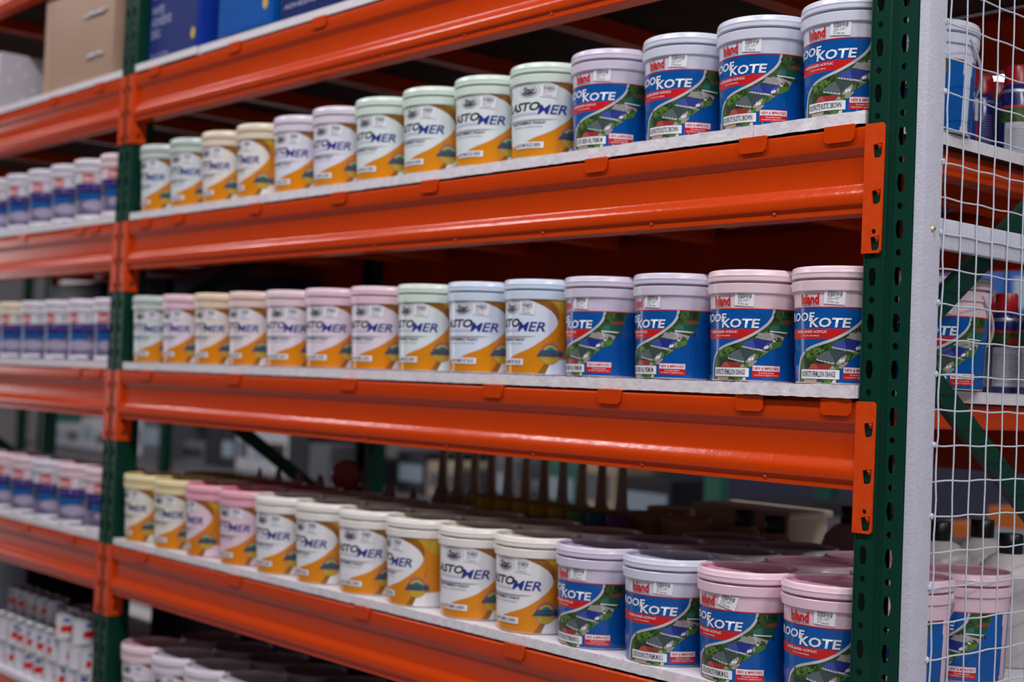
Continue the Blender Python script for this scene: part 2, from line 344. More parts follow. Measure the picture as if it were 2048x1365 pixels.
# ---------------------------------------------------------------- cross bars and boards
def crossbar():
    bm = bmesh.new(); bx(bm, (-.024, .048, -.002), (.024, .952, .0446), bev=.003)
    for s in (0, 1):
        y = (lambda v: v) if not s else (lambda v: DEP-v)
        bx(bm, (-.028, min(y(-.0034), y(.05)), .0420), (.028, max(y(-.0034), y(.05)), .0446))
    tabs = []
    for s in (0, 1):
        b2 = bmesh.new()
        me = plate([(-.030, .0450), (-.030, .0225), (-.0245, .0170), (.0240, .0170), (.030, .0230), (.030, .0450)], [], .0024)
        yy = -.0046 if not s else DEP+.0046
        add_mesh(b2, me, Matrix(((1, 0, 0, 0), (0, 0, 1, yy), (0, 1, 0, 0), (0, 0, 0, 1))))
        bmesh.ops.recalc_face_normals(b2, faces=b2.faces[:]); tabs.append(b2)
    return bm, tabs
XB = {'A': [-2.49, -2.03, -1.62, -1.1, -.6, -.07], 'B': [-.0535, -.234, -.62, -1.146, -1.50, -1.886, -2.30, -2.50], 'C': [-.0420, -.2210, -.56, -.900, -1.425, -1.95, -2.45], 'D': [-.06, -.35, -.80, -1.33, -1.9, -2.42], 'E': [-.3, -1.0, -1.8, -2.3], 'Z': [-.1, -.7, -1.3, -1.9, -2.5]}
XL = {'A': [-2.86, -3.2, -3.7, -4.4, -5.1], 'B': [-2.84, -2.95, -3.4, -4.1, -4.9], 'C': [-2.78, -2.92, -3.6, -4.4, -5.1], 'D': [-2.9, -3.25, -3.8, -4.5, -5.1], 'E': [-2.9, -3.5, -4.2, -5.0], 'Z': [-2.9, -3.6, -4.4, -5.1]}
bar = None; ORD = ['first', 'second', 'third', 'fourth', 'fifth', 'sixth', 'seventh', 'eighth', 'ninth', 'tenth', 'eleventh', 'twelfth', 'thirteenth', 'fourteenth', 'fifteenth']
for bay, T in ((0, XB), (1, XL)):
    for lv, xs in T.items():
        for k, x in enumerate(xs if bay == 0 else xs[::1]):
            lab = f'orange cross bar under the boards, {LN[lv]}, {BAY[bay]}, {ORD[sorted(xs, reverse=True).index(x)]} from right'
            if bar is None:
                bm, b2 = crossbar(); bar = empty('cross_bar', (x, 0, F+LV[lv]), lab, 'shelf support bar', 'orange cross bars')
                fin(bm, 'bar', 'orange_paint', bar); [fin(q, 'tab', 'orange_paint', bar) for q in b2]
            else: copy_thing(bar, (x, 0, F+LV[lv]), 0, lab, (1, 1, 1))
def board(x0, x1, lv, y0, y1, label, jag=0, dz=0):
    z0 = F+LV[lv]+.0450+dz; z1 = F+LV[lv]+(.0665 if lv in 'ABC' else .0640)+dz
    bm = bmesh.new(); n = max(2, int((x1-x0)/.012)); r = random.Random(int(x0*1000)+ord(lv))
    fr = [[bm.verts.new((x0+(x1-x0)*i/n, y0+(r.random()-.5)*.0016*jag, z+(r.random()-.5)*.0012*jag)) for i in range(n+1)] for z in (z0, z1)]
    bk = [[bm.verts.new((x0+(x1-x0)*i/n, y1, z)) for i in range(n+1)] for z in (z0, z1)]
    for i in range(n):
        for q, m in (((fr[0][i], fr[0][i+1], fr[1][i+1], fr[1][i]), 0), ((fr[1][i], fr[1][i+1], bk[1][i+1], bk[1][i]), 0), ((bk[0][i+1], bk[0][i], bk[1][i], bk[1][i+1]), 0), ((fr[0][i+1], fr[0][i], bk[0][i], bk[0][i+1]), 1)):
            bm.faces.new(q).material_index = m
    for i, fl_ in ((0, 0), (n, 1)):
        q = (fr[0][i], fr[1][i], bk[1][i], bk[0][i]); bm.faces.new(q if not fl_ else q[::-1])
    if jag:                                       # torn paint slivers standing up along the front edge
        for k in range(int((x1-x0)*26)):
            x = x0+r.random()*(x1-x0); h = .002+.004*r.random()**2
            v = [bm.verts.new(p) for p in ((x, y0+.001, z1-.0005), (x+.0022, y0+.001, z1-.0005), (x+.003*(r.random()-.3), y0-.001, z1+h), (x+.001, y0+.003, z1-.0005))]
            bm.faces.new((v[0], v[1], v[2])); bm.faces.new((v[1], v[3], v[2])); bm.faces.new((v[3], v[0], v[2]))
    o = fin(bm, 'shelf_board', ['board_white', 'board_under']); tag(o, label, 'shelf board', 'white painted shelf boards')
    return z1
X0R, X1R = PX[1]+W+.006, -.003; X0L, X1L = PX[2]+W+.006, PX[1]-.006
TOP = {}
board(X0R, -.2385, 'B', .001, .98, 'long white board under the pails of the upper pail level, right bay', 1); TOP['B'] = board(-.2370, -.0115+.004, 'B', .000, .98, 'short white board with rough edge under the last pails of the upper pail level', 1.4)
board(X0R, -.2500, 'C', .003, .98, 'long white board under the pails of the middle pail level, right bay', .8); TOP['C'] = board(-.2490, -.0040, 'C', -.010, .98, 'short white board jutting forward under the orange-named pails', 1.4, .0006)
TOP['D'] = board(X0R, X1R, 'D', .001, .98, 'long white board under the lower pail level, right bay', .8)
board(-2.235, X1R, 'A', .001, .98, 'white board under the blue packs, right bay, above the upper pails'); TOP['A'] = board(X0R, -2.245, 'A', -.004, .98, 'white board under the first blue pack, beside the green upright')
TOP['E'] = board(X0R, X1R, 'E', .001, .98, 'bottom shelf board of the right bay, under dim pails'); TOP['Z'] = board(X0R, X1R, 'Z', .001, .98, 'shelf board of the topmost level, right bay, seen from below')
for lv in 'ZABCDE':
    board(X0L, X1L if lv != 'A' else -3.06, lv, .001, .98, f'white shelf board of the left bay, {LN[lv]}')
board(-3.055, X1L, 'A', .001, .98, 'white shelf board under the carton beside the green upright, left bay')
# ---------------------------------------------------------------- wire mesh side panel
XT = .1056
t = empty('wire_panel', (0, 0, 0), 'grey painted wire mesh panel in a steel tube frame closing the rack end', 'mesh panel')
def tubebox(a, b, name='frame_tube', m='grey_paint'):
    bm = bmesh.new(); bx(bm, a, b, bev=.0028); return fin(bm, name, m, t, smooth=True, angle=50)
tubebox((W+.002, 0, .05), (XT, .0523, ZTOP-.1)); tubebox((W+.002, .948, .05), (XT, 1.0, ZTOP-.1))
tubebox((W+.002, .0523, F-.1600), (XT-.0006, .948, F-.1110), 'mid_rail'); tubebox((W+.002, .0523, ZTOP-.15), (XT-.0006, .948, ZTOP-.1), 'top_rail'); tubebox((W+.002, .0523, .05), (XT-.0006, .948, .1), 'bottom_rail')
bm = bmesh.new(); r = random.Random(3)
WX = XT+.0016; zs = [F+.202-.0563*k for k in range(-18, 29)]
zs = [z for z in zs if .08 < z < ZTOP-.11]; ys = [.0560+.0493*k for k in range(19)]
wob = {}
for i, y in enumerate(ys):
    amp = .0016 if i == 0 else .0007; pts = []
    z = .08
    while z < ZTOP-.11:
        pts.append((WX+.0014, y+amp*sin(z*55+i*1.7)+amp*.7*(r.random()-.5), z)); z += .0141
    tube(bm, pts, .00145, 7)
for k, z in enumerate(zs):
    pts = []; y = .0515-.004*r.random() if k % 2 else .0490-.003*r.random()
    while y < .97:
        pts.append((WX, y, z+.0009*sin(y*60+k*2.1)+.0005*(r.random()-.5))); y += .0123
    tube(bm, pts, .00145, 7)
nv = len(bm.verts)
for k, z in enumerate(zs):
    if k % 2 == 0:
        bmesh.ops.create_icosphere(bm, subdivisions=2, radius=.0042, matrix=Matrix.Translation((XT+.001, .0505, z+.001)) @ Matrix.Diagonal((.6, 1.0, 1.25, 1)))
bm.verts.ensure_lookup_table()
for v in bm.verts[nv:]: v.co += Vector((r.random()-.5, r.random()-.5, r.random()-.5))*.0022
fin(bm, 'wire_grid', 'wire_paint', t, smooth=True)
bm = bmesh.new(); lathe(bm, [(0, 0), (.0048, 0), (.0048, .0012), (.0036, .0024), (.0032, .0045), (0, .005)], 8)
o = fin(bm, 'screw', 'brass', t); o.location = (XT, .0277, F-.1318); o.rotation_euler = (0, pi/2, 0)
# ---------------------------------------------------------------- the paint pail
def rb(v): return .0795+.0070*min(max(v/.158, 0), 1)
def pail_meshes(t):
    bm = bmesh.new()
    lathe(bm, [(0, .0015), (.074, .0015), (.0765, 0), (.0786, .0008), (.0795, .003), (.0863, .154), (.0895, .1545), (.0904, .1555), (.0913, .1708), (.0905, .1718), (.0858, .1716), (.0815, .1719), (.0810, .184)], 72)
    for a in (0, pi): # handle lugs
        bmesh.ops.create_cone(bm, cap_ends=True, segments=16, radius1=.0062, radius2=.0055, depth=.003, matrix=Matrix.Rotation(a, 4, 'Z') @ Matrix.Translation((.0904, 0, .1640)) @ Matrix.Rotation(pi/2, 4, 'Y'))
    fin(bm, 'pail_body', 'pail_plastic', t, smooth=True, angle=35)
    bm = bmesh.new()
    lathe(bm, [(.0800, .1766), (.0908, .1762), (.0916, .1772), (.0916, .1838), (.0922, .1846), (.0922, .1862), (.0914, .1872), (.0910, .1925), (.0896, .1950), (.0872, .1962), (.0850, .1955), (.0842, .1930), (.0836, .1880), (.0800, .1868), (.0640, .1866), (.0632, .1874), (.0612, .1874), (.0604, .1866), (.012, .1860), (.0, .1872)], 72)
    for f in bm.faces:
        c = f.calc_center_median()
        if c.z < .1925 and math.hypot(c.x, c.y) < .0850 and c.z > .178: f.material_index = 1
    fin(bm, 'lid', ['pail_plastic', 'lid_panel'], t, smooth=True, angle=35)
    bm = bmesh.new(); pts = []
    for i in range(25):
        a = pi*i/24; pts.append((.0898*cos(a), .0893*sin(a), .1640-.074*sin(a)**1.3))
    tube(bm, pts, .0026, 8); fin(bm, 'handle', 'pail_plastic', t, smooth=True)
def loose_handle(t):
    bm = bmesh.new(); tube(bm, [(.0905*cos(pi*i/24), .0990*sin(pi*i/24), .1640-.092*sin(pi*i/24)**1.15) for i in range(25)], .0028, 8)
    return fin(bm, 'handle', 'pail_plastic', t, smooth=True)
def price_art(price, top='SIMPLE Z MIX DEPOT', rot=-.05, x0=-34, y0=132, lay=8):
    a = Art(); a.rect(x0, y0, x0+35, y0+26, 'white_print', lay); r = random.Random(hash(price) % 97 if False else len(price)*7+int(x0)+3)
    a.text(top, x0+6, y0+22.5, x0+29, y0+24.3, 'black_print', lay+1)
    x = x0+6
    while x < x0+29:
        wd = r.choice((.45, .7, 1.0)); a.rect(x, y0+13+(2 if r.random() < .3 else 0), x+wd, y0+21.3, 'black_print', lay+1); x += wd+r.choice((.45, .7, .9))
    for q in range(2): a.rect(x0+7+q*11, y0+11, x0+14+q*12, y0+12, 'grey_print', lay+1)
    a.rect(x0+6, y0+8.6, x0+24, y0+9.4, 'grey_print', lay+1); a.rect(x0+6, y0+6.4, x0+13, y0+7.1, 'grey_print', lay+1)
    a.text(price, x0+7, y0+1.6, x0+25, y0+4.8, 'black_print', lay+1); a.turn(x0+17, y0+13, rot); return a
def name_art(txt, x0, y0, x1, y1, lay=8, rot=0.0):
    a = Art(); a.rect(x0, y0, x1, y1, 'white_print', lay)
    a.text(txt, x0+2.5, y0+3, x1-7, y1-2.8, 'black_print', lay+1, bold=.018); a.turn((x0+x1)/2, (y0+y1)/2, rot); return a
def roof_label(t):
    a = Art()
    def q(x, y): return (1.483*degrees(asin(max(-1, min(1, (x-467)/437)))), (1215-y)/6.02)
    a.rect(-150, 2.5, 110, 127, 'roof_blue', 0); a.rect(138, 2.5, 383, 127, 'roof_blue', 0)
    for x, s in ((110, 1), (138, -1)): a.poly([(x, 10), (x+s*3, 13), (x+s*3, 100), (x, 104)], 'roof_blue', 0)
    a.rect(-150, 126.2, 110, 128, 'red', 2); a.rect(138, 126.2, 383, 128, 'red', 2)
    a.poly([(-150, 75), (-60, 74), (5, 76), (28, 77), (33, 92), (-60, 91.5), (-150, 92)], 'red', 1)
    sw = smooth_pts([(36, 127), (34, 115), (27.5, 104), (18, 95), (6, 86), (-10, 77), (-23, 71.5), (-40, 66), (-56, 61), (-68, 56), (-78, 49), (-85, 42), (-89, 34), (-92, 22), (-94, 3)], 3)
    ph = smooth_pts([(80, 126.2), (78, 115), (73, 102), (66, 88), (57, 77), (47, 67), (35, 57), (20, 47), (6, 37), (-2, 28), (-6, 19), (-9, 3)], 3)
    n = len(ph); m_ = len(sw)                     # strips between the two curves keep the faces simple
    for i in range(40):
        f0, f1 = i/40, (i+1)/40
        g = lambda P, f: tuple(P[min(int(f*(len(P)-1)), len(P)-2)][j]*(1-(f*(len(P)-1)-min(int(f*(len(P)-1)), len(P)-2)))+P[min(int(f*(len(P)-1)), len(P)-2)+1][j]*(f*(len(P)-1)-min(int(f*(len(P)-1)), len(P)-2)) for j in (0, 1))
        a.poly([g(sw, f0), g(sw, f1), g(ph, f1), g(ph, f0)], 'foliage', 2)
    a.band(sw, 4.6, 'silver', 4)
    P = lambda pts, m, lay=3: a.poly([q(*p) for p in pts], m, lay)
    P([(700, 600), (735, 555), (805, 560), (806, 600)], 'roof_brown'); P([(612, 668), (640, 620), (690, 602), (770, 612), (797, 640), (770, 680)], 'roof_green'); P([(618, 672), (772, 684), (768, 697), (620, 686)], 'white_print')
    P([(485, 752), (540, 700), (650, 700), (745, 735), (735, 770), (610, 775)], 'roof_beige'); P([(610, 700), (640, 690), (660, 735), (640, 755)], 'silver', 4)
    P([(650, 770), (735, 775), (720, 830), (660, 870), (620, 860)], 'lawn')
    P([(372, 820), (420, 785), (520, 762), (640, 790), (615, 830), (575, 882), (500, 862), (380, 838)], 'roof_navy'); P([(372, 840), (490, 865), (487, 882), (375, 858)], 'white_print', 4); P([(575, 850), (640, 800), (640, 850), (600, 905), (540, 890)], 'roof_beige')
    P([(140, 900), (220, 860), (310, 850), (300, 885), (230, 930), (150, 960)], 'lawn'); P([(515, 920), (560, 890), (600, 910), (540, 960), (500, 985), (480, 960)], 'lawn')
    P([(235, 948), (300, 900), (370, 872), (490, 888), (500, 915), (430, 965), (390, 1003), (240, 968)], 'roof_dark'); P([(238, 962), (395, 998), (390, 1016), (240, 982)], 'white_print', 4); P([(440, 960), (500, 915), (495, 960), (460, 1030), (405, 1010)], 'roof_beige', 4)
    P([(165, 1068), (190, 1025), (225, 1010), (300, 1020), (375, 1030), (350, 1068)], 'roof_red'); P([(350, 1068), (380, 1030), (410, 1068)], 'roof_beige'); P([(390, 1068), (400, 1040), (440, 1035), (430, 1068)], 'lawn')
    P([(125, 1200), (125, 1172), (245, 1172), (235, 1205)], 'tan_roof'); P([(280, 1205), (285, 1172), (375, 1172), (360, 1208)], 'lawn'); P([(375, 1205), (385, 1172), (415, 1172), (410, 1208)], 'silver')
    P([(372, 820), (420, 785), (470, 774), (500, 862), (380, 838)], 'roof_navy_side', 5); P([(575, 850), (600, 800), (640, 790), (615, 830), (575, 882)], 'roof_navy_side', 5)
    P([(235, 948), (300, 900), (345, 880), (395, 985), (390, 1003), (240, 968)], 'roof_dark_side', 5); P([(165, 1068), (190, 1025), (225, 1010), (265, 1068)], 'roof_red_side', 5); P([(612, 668), (640, 620), (690, 602), (700, 670)], 'roof_green_side', 5)
    P([(500, 862), (560, 876), (556, 893), (498, 880)], 'wall_pale', 5); P([(372, 841), (495, 868), (493, 884), (375, 856)], 'wall_pale', 5); P([(238, 964), (395, 1000), (390, 1018), (240, 982)], 'wall_pale', 5)
    for x, y in ((385, 852), (410, 857), (437, 863), (463, 869), (262, 977), (292, 984), (325, 991), (358, 999)): P([(x, y-5), (x+9, y-3), (x+9, y+5), (x, y+3)], 'tree_dark', 6)
    for x, y in ((582, 845), (600, 838), (445, 975), (470, 968), (658, 770)): P([(x-14, y+12), (x, y-14), (x+16, y+6), (x+4, y+26)], 'white_print', 6)
    P([(520, 700), (600, 690), (640, 740), (560, 770), (500, 752)], 'path_grey', 4); P([(440, 1020), (500, 985), (515, 1000), (462, 1060), (430, 1055)], 'path_grey', 4)
    rr = random.Random(4)
    for x, y, n_, sx_, sy_ in ((690, 520, 14, 60, 45), (560, 690, 5, 30, 14), (680, 770, 8, 40, 20), (620, 860, 6, 30, 30), (330, 855, 8, 50, 14), (200, 900, 12, 60, 30), (150, 980, 8, 25, 40), (520, 935, 6, 30, 20), (420, 1040, 5, 20, 15), (160, 1040, 5, 20, 20), (320, 1190, 4, 30, 8), (770, 720, 5, 15, 20)):
        for _ in range(n_):
            px_, py_ = x+rr.uniform(-sx_, sx_), y+rr.uniform(-sy_, sy_); q0 = q(px_, py_)
            if not (-92 < q0[0] < 74): continue
            s_ = rr.uniform(1.2, 3.2); a.poly([(q0[0]+s_*rr.uniform(.6, 1.1)*cos(t_*pi/4), q0[1]+s_*rr.uniform(.6, 1.1)*sin(t_*pi/4)) for t_ in range(8)], rr.choice(['tree_dark', 'tree_dark', 'lawn', 'foliage']), 3 if rr.random() < .6 else 6)
    a.text('Island', -83, 132.5, -43, 150, 'red', 5, bold=.035); a.text('PREMIUM PAINTS', -82, 129.3, -42, 131.4, 'black_print', 5, bold=.01)
    a.text('ROOF', -121, 104, -51, 119, 'letter_silver', 5, bold=.028, shear=.12); a.text('KOTE', -62, 93.5, 12, 110, 'letter_silver', 6, bold=.028, shear=.12)
    a.text('WATER-BASED ACRYLIC', -98, 84.3, -28, 88.6, 'white_print', 5, bold=.012); a.text('*for all roof surfaces', -78, 78.6, -42, 81.6, 'white_print', 5)
    a.rect(1, 8, 53, 29, 'red', 5); a.rect(1.8, 19, 52.2, 28.2, 'white_print', 6); a.text('NEW & IMPROVED!', 4, 20.6, 50, 26.2, 'red', 7, bold=.03)
    a.text('Provides better', 13, 14.4, 42, 17.4, 'letter_silver', 7); a.text('insulation against heat', 5, 10, 49, 13.2, 'letter_silver', 7)
    a.poly(ell(-128, 40, 9, 13, 24), 'silver', 1); a.poly(ell(-128, 40, 7.5, 11, 24), 'jar_violet', 2)
    return a.wrap('label_wrap', rb, t)
def star_label(t, seed=0):
    a = Art()
    def q(x, y): return (1.483*(degrees(asin(max(-.98, min(.98, (x-488)/551))))+14), (1283-y)/6.96)
    a.rect(-160, 2.5, 100, 153.5, 'label_orange', 0); a.rect(108, 2.5, 370, 153.5, 'label_tint', 0)
    bd = smooth_pts([q(240, 209), q(330, 252), q(450, 303), q(550, 370), q(610, 440), q(641, 520), q(630, 580), q(580, 660), q(500, 740), q(400, 820), q(250, 920), q(50, 1018), (-75, 31), (-100, 27), (-125, 30), (-160, 36)], 4)
    for i in range(len(bd)-1): a.poly([(-160, bd[i][1]), (-160, bd[i+1][1]), bd[i+1], bd[i]], 'label_tint', 1) if bd[i+1][1] < bd[i][1] else None
    out = [q(230, 207), q(350, 203), q(430, 199), q(540, 232), q(620, 310), q(655, 400), q(655, 480), q(641, 520)]; inn = [q(230, 207), q(300, 235), q(380, 272), q(450, 303), q(550, 370), q(610, 440), q(632, 490), q(641, 520)]
    for i in range(7): a.poly([inn[i], inn[i+1], out[i+1], out[i]], 'label_brown', 2)
    ol = [q(480, 205), q(560, 235), q(640, 300), q(690, 370), q(735, 440)]; 
    for i in range(4): a.poly([ol[i], ol[i+1], (92, ol[i+1][1]), (92, ol[i][1])], 'label_olive', 1)
    a.band([q(700, 660), q(680, 750), q(655, 830)], 1.2, 'label_brown', 2)
    a.poly([q(480, 1130), q(560, 1125), q(500, 1266), q(385, 1266)], 'label_brown', 1); a.poly([q(560, 1125), q(690, 1060), (92, 36), (92, 2.6), q(500, 1266)], 'label_tint', 1)
    cx, cy = q(560, 972)
    a.poly(ell(cx, cy, 23.5, 23.5, 36), 'grey_print', 2); a.poly(ell(cx, cy, 22.3, 22.3, 36), 'label_olive', 3)
    for k, (rr, m) in enumerate(((22, 'rain_red'), (15.5, 'rain_yellow'), (13.5, 'rain_green'), (11, 'rain_blue'))): a.poly([(cx+rr, cy)]+ell(cx, cy, rr, rr, 20, 0, pi)[1:-1]+[(cx-rr, cy)], m, 4+k)
    a.poly([(cx-30, cy-7), (cx+27, cy-7), (cx+31, cy+3), (cx+22, cy+6.5), (cx-20, cy+6.5), (cx-24, cy+1)], 'roof_dark_side', 8)
    a.text('COLORFUL', cx-21, cy+.8, cx+14, cy+5.6, 'ink_dusk', 9, bold=.06); a.text('AFFORDABLE', cx-28, cy-5.8, cx+14, cy-.4, 'ink_dusk', 9, bold=.06); a.text('&', cx+16, cy-5.5, cx+28, cy+4, 'ink_dusk', 9, bold=.05)
    a.poly(ell(-66, 138.5, 26, 15.3, 40), 'grey_print', 2); a.poly(ell(-66, 138.5, 25, 14.4, 40), 'label_tint', 3); a.poly(ell(-66, 138.5, 21.5, 12.4, 36), 'silver', 4)
    a.poly(ell(-66, 138.5, 21.5, 12.4, 20, pi*1.08, pi*1.92), 'grey_print', 5); a.text('Star', -79, 131, -52, 146, 'black_print', 6, bold=.03, shear=.15)
    a.text('ELASTO', -152, 96.5, -38, 115, 'black_print', 4, bold=.034, shear=.25); a.text('MER', -44, 88.5, 19, 108, 'ink_navy', 5, bold=.016, shear=.25)
    a.poly([(-140, 93), (-48, 93), (-40, 87.5), (-140, 87.5)], 'label_shade', 3)
    a.poly([(-150, 79), (2, 78.5), (-15, 76), (-45, 73), (-80, 70), (-150, 66)], 'grey_print', 3) if False else a.poly([(-150, 79), (2, 78.5), (-18, 76.2), (-50, 74.4), (-150, 73.5)], 'shade_grey', 3)
    a.text('ELASTOMERIC PAINT', -118, 68.5, -25, 73.6, 'ink_dusk', 4, bold=.035); a.text('ELASTOMERIC WATERPROOFING', -118, 61.5, -32, 64.8, 'grey_print', 4)
    a.poly(ell(-142, 137, 12, 12, 24), 'lat_lilac', 2)
    return a.wrap('label_wrap', rb, t)
def latex_label(t):
    a = Art()
    def q(x, y): return (1.483*degrees(asin(max(-.98, min(.98, (x-500)/330)))), (1235-y)/5.62)
    a.rect(-120, 2.5, 128, 118, 'lat_lilac', 0)
    a.poly([(-120, 118), q(735, 590), q(650, 730), (-120, 92)], 'purple', 1); a.poly([(-120, 92), q(650, 730), q(560, 850), (-120, 62)], 'purple_dark', 1)
    a.poly([q(245, 745), q(640, 748), q(600, 815), q(300, 885), q(230, 870)], 'lat_blue', 2)
    a.poly([(128, 118), (62, 118), (36, 96), (24, 78), (40, 62), (60, 50), (128, 46)], 'purple_dark', 1); a.poly(ell(-12, 48, 52, 15, 28), 'lat_pale', 1)
    a.poly([q(600, 1195), q(660, 1110), q(770, 1010), (98, 40), (98, 3), q(600, 1225)], 'purple', 1); a.poly([q(600, 1195), q(660, 1110), q(680, 1150), q(650, 1200)], 'lat_green', 2)
    a.rect(-120, 3, -25, 16, 'white_print', 1); a.rect(-110, 24, -20, 26, 'purple', 2); a.rect(-30, 8, 18, 17, 'white_print', 2)
    a.text('LATEX', -75, 96, 38, 113, 'lat_letters', 2, bold=.02)
    a.rect(-66, 121, -22, 148, 'red', 1); a.text('Island', -62, 126, -26, 143, 'white_print', 2, bold=.02)
    return a.wrap('label_wrap', rb, t)
PROTO = {}
def proto(kind, loc, rz, label, col, price, ptag, nm):
    key = (kind, price, ptag, nm)
    if key in PROTO: return copy_thing(PROTO[key], (loc[0], loc[1], loc[2]+.001), rz, label, col)
    loc = (loc[0], loc[1], loc[2]+.001)
    t = empty('paint_pail', loc, label, 'paint pail', 'paint pails on the rack', rz)
    base = next((v for k, v in PROTO.items()), None)
    if base:
        for ch in base.children:
            if ch.name.split('.')[0] in ('pail_body', 'lid', 'handle'): c = ch.copy(); C.objects.link(c); c.parent = t
    else: pail_meshes(t)
    kb = next((v for k, v in PROTO.items() if k[0] == kind), None)
    if kb:
        for ch in kb.children:
            if ch.name.startswith('label_wrap'): c = ch.copy(); C.objects.link(c); c.parent = t
    else: {'roof': roof_label, 'star': star_label, 'latex': latex_label}[kind](t)
    if kind == 'roof':
        price_art(price, rot={'a': -.06, 'b': -.30, 'c': -.02}[ptag]).wrap('price_sticker', lambda v: rb(v), t); name_art(nm, -83, 8, -5, 23.5).wrap('name_sticker', rb, t)
    elif kind == 'star':
        price_art(price, rot=-.08, x0=-38, y0=124, lay=9).wrap('price_sticker', rb, t); name_art(nm, -102, 19, -28, 32, 9).wrap('name_sticker', rb, t)
    else: price_art(price, rot=0, x0=-4, y0=124).wrap('price_sticker', rb, t)
    for ch in t.children: ch.color = (*col, 1)
    PROTO[key] = t; return t
COL = dict(mintgrey=(.58, .66, .60), mint=(.70, .82, .72), cream=(.82, .72, .54), ivory=(.86, .82, .76), lavwhite=(.76, .70, .78), lavender=(.68, .62, .74), greylilac=(.68, .70, .80), pink=(.84, .60, .68), palepink=(.83, .64, .68), peach=(.84, .66, .48), rosepeach=(.84, .62, .56), blue=(.66, .76, .88), butter=(.84, .72, .40), rose=(.85, .42, .50), whitelilac=(.74, .70, .76), buff=(.74, .66, .58))
CN = dict(mintgrey='grey-green', mint='pale mint', cream='cream', ivory='ivory', lavwhite='lilac-white', lavender='lavender', greylilac='grey-lilac', pink='pink', palepink='pale pink', peach='peach', rosepeach='rosy peach', blue='pale blue', butter='butter-yellow', rose='rose pink', whitelilac='milky lilac', buff='buff')
ROW = {
 'B': ([-2.5262, -2.341, -2.156, -1.974, -1.788, -1.601, -1.414, -1.226, -1.038, -.850, -.663, -.4665, -.2790, -.0935], [-51.5, -41.6, -49.5, -62.2, -44.5, -42, -42.9, -45.9, -36.7, -33.9, -52.7, -53.3, -59, -59.6], ['mintgrey', 'mintgrey', 'cream', 'cream', 'lavwhite', 'lavwhite', 'mint', 'mint', 'mint', 'mint', 'lavender', 'greylilac', 'greylilac', 'greylilac']),
 'C': ([-2.5262, -2.341, -2.157, -1.973, -1.787, -1.595, -1.401, -1.214, -1.028, -.841, -.655, -.463, -.2785, -.0935], [-36.3, -47.4, -45.2, -48.4, -32.6, -37.1, -40.5, -47.7, -37.4, -56.5, -75, -75, -56.9, -55.7], ['mintgrey', 'pink', 'peach', 'rosepeach', 'palepink', 'pink', 'pink', 'mint', 'blue', 'blue', 'lavender', 'lavender', 'palepink', 'palepink']),
 'D': ([-2.5262, -2.341, -2.160, -1.979, -1.788, -1.600, -1.410, -1.217, -1.025, -.838, -.652, -.466, -.2795, -.0940], [-55.2, -43.8, -69.6, -47.2, -44.2, -53.4, -37.1, -69.6, -36.8, -48.7, -65, -46.4, -63.9, -55], ['butter', 'butter', 'rose', 'rose', 'ivory', 'ivory', 'ivory', 'ivory', 'ivory', 'ivory', 'lavender', 'greylilac', 'pink', 'pink'])}
SN = dict(mintgrey='ELASTOMER BUZZ GREEN', mint='ELASTOMER BUZZ GREEN', blue='ELASTOMER SKY BLUE')
LW = {'B': 'upper', 'C': 'middle', 'D': 'lower'}
for xs, _p, _c in ROW.values():                    # neighbours touch at most, never overlap
    for i in range(1, 14): xs[i] = max(xs[i], xs[i-1]+.1856)
    xs[13] = min(xs[13], -.0935)
    for i in range(12, -1, -1): xs[i] = min(xs[i], xs[i+1]-.1856)
for lv, (xs, ph, cols) in ROW.items():
    for i, (x, p, c) in enumerate(zip(xs, ph, cols)):
        kind = 'star' if i < 10 else 'roof'
        pr = {'B': 'P 595.00', 'C': 'P 791.00', 'D': 'P 769.00'}[lv] if kind == 'roof' else 'P 640.00'
        nm = ({'B': 'ROOFKOTE RUSTIC BROWN', 'C': 'ROOFKOTE VERMILLION ORANGE', 'D': 'LATEX ROOFKOTE PREMIUM B.I.S.'}[lv] if (lv == 'D' or i > 11 or (lv == 'B' and i > 10)) else 'LATEX GREEN HILL PREMIUM') if kind == 'roof' else SN.get(c, 'ELASTOMER LINEN')
        pt = 'b' if (lv == 'D' and i == 12) else 'a'
        lab = f'{CN[c]} pail with {"orange swoosh" if kind == "star" else "blue rooftop"} label, {ORD[i]} from left on {LW[lv]} pail shelf'
        yj = rnd.uniform(-.002, .002)
        proto(kind, (x, .085+yj, TOP[lv]), R_(p)+pi/2, lab, COL[c], pr, pt, nm)
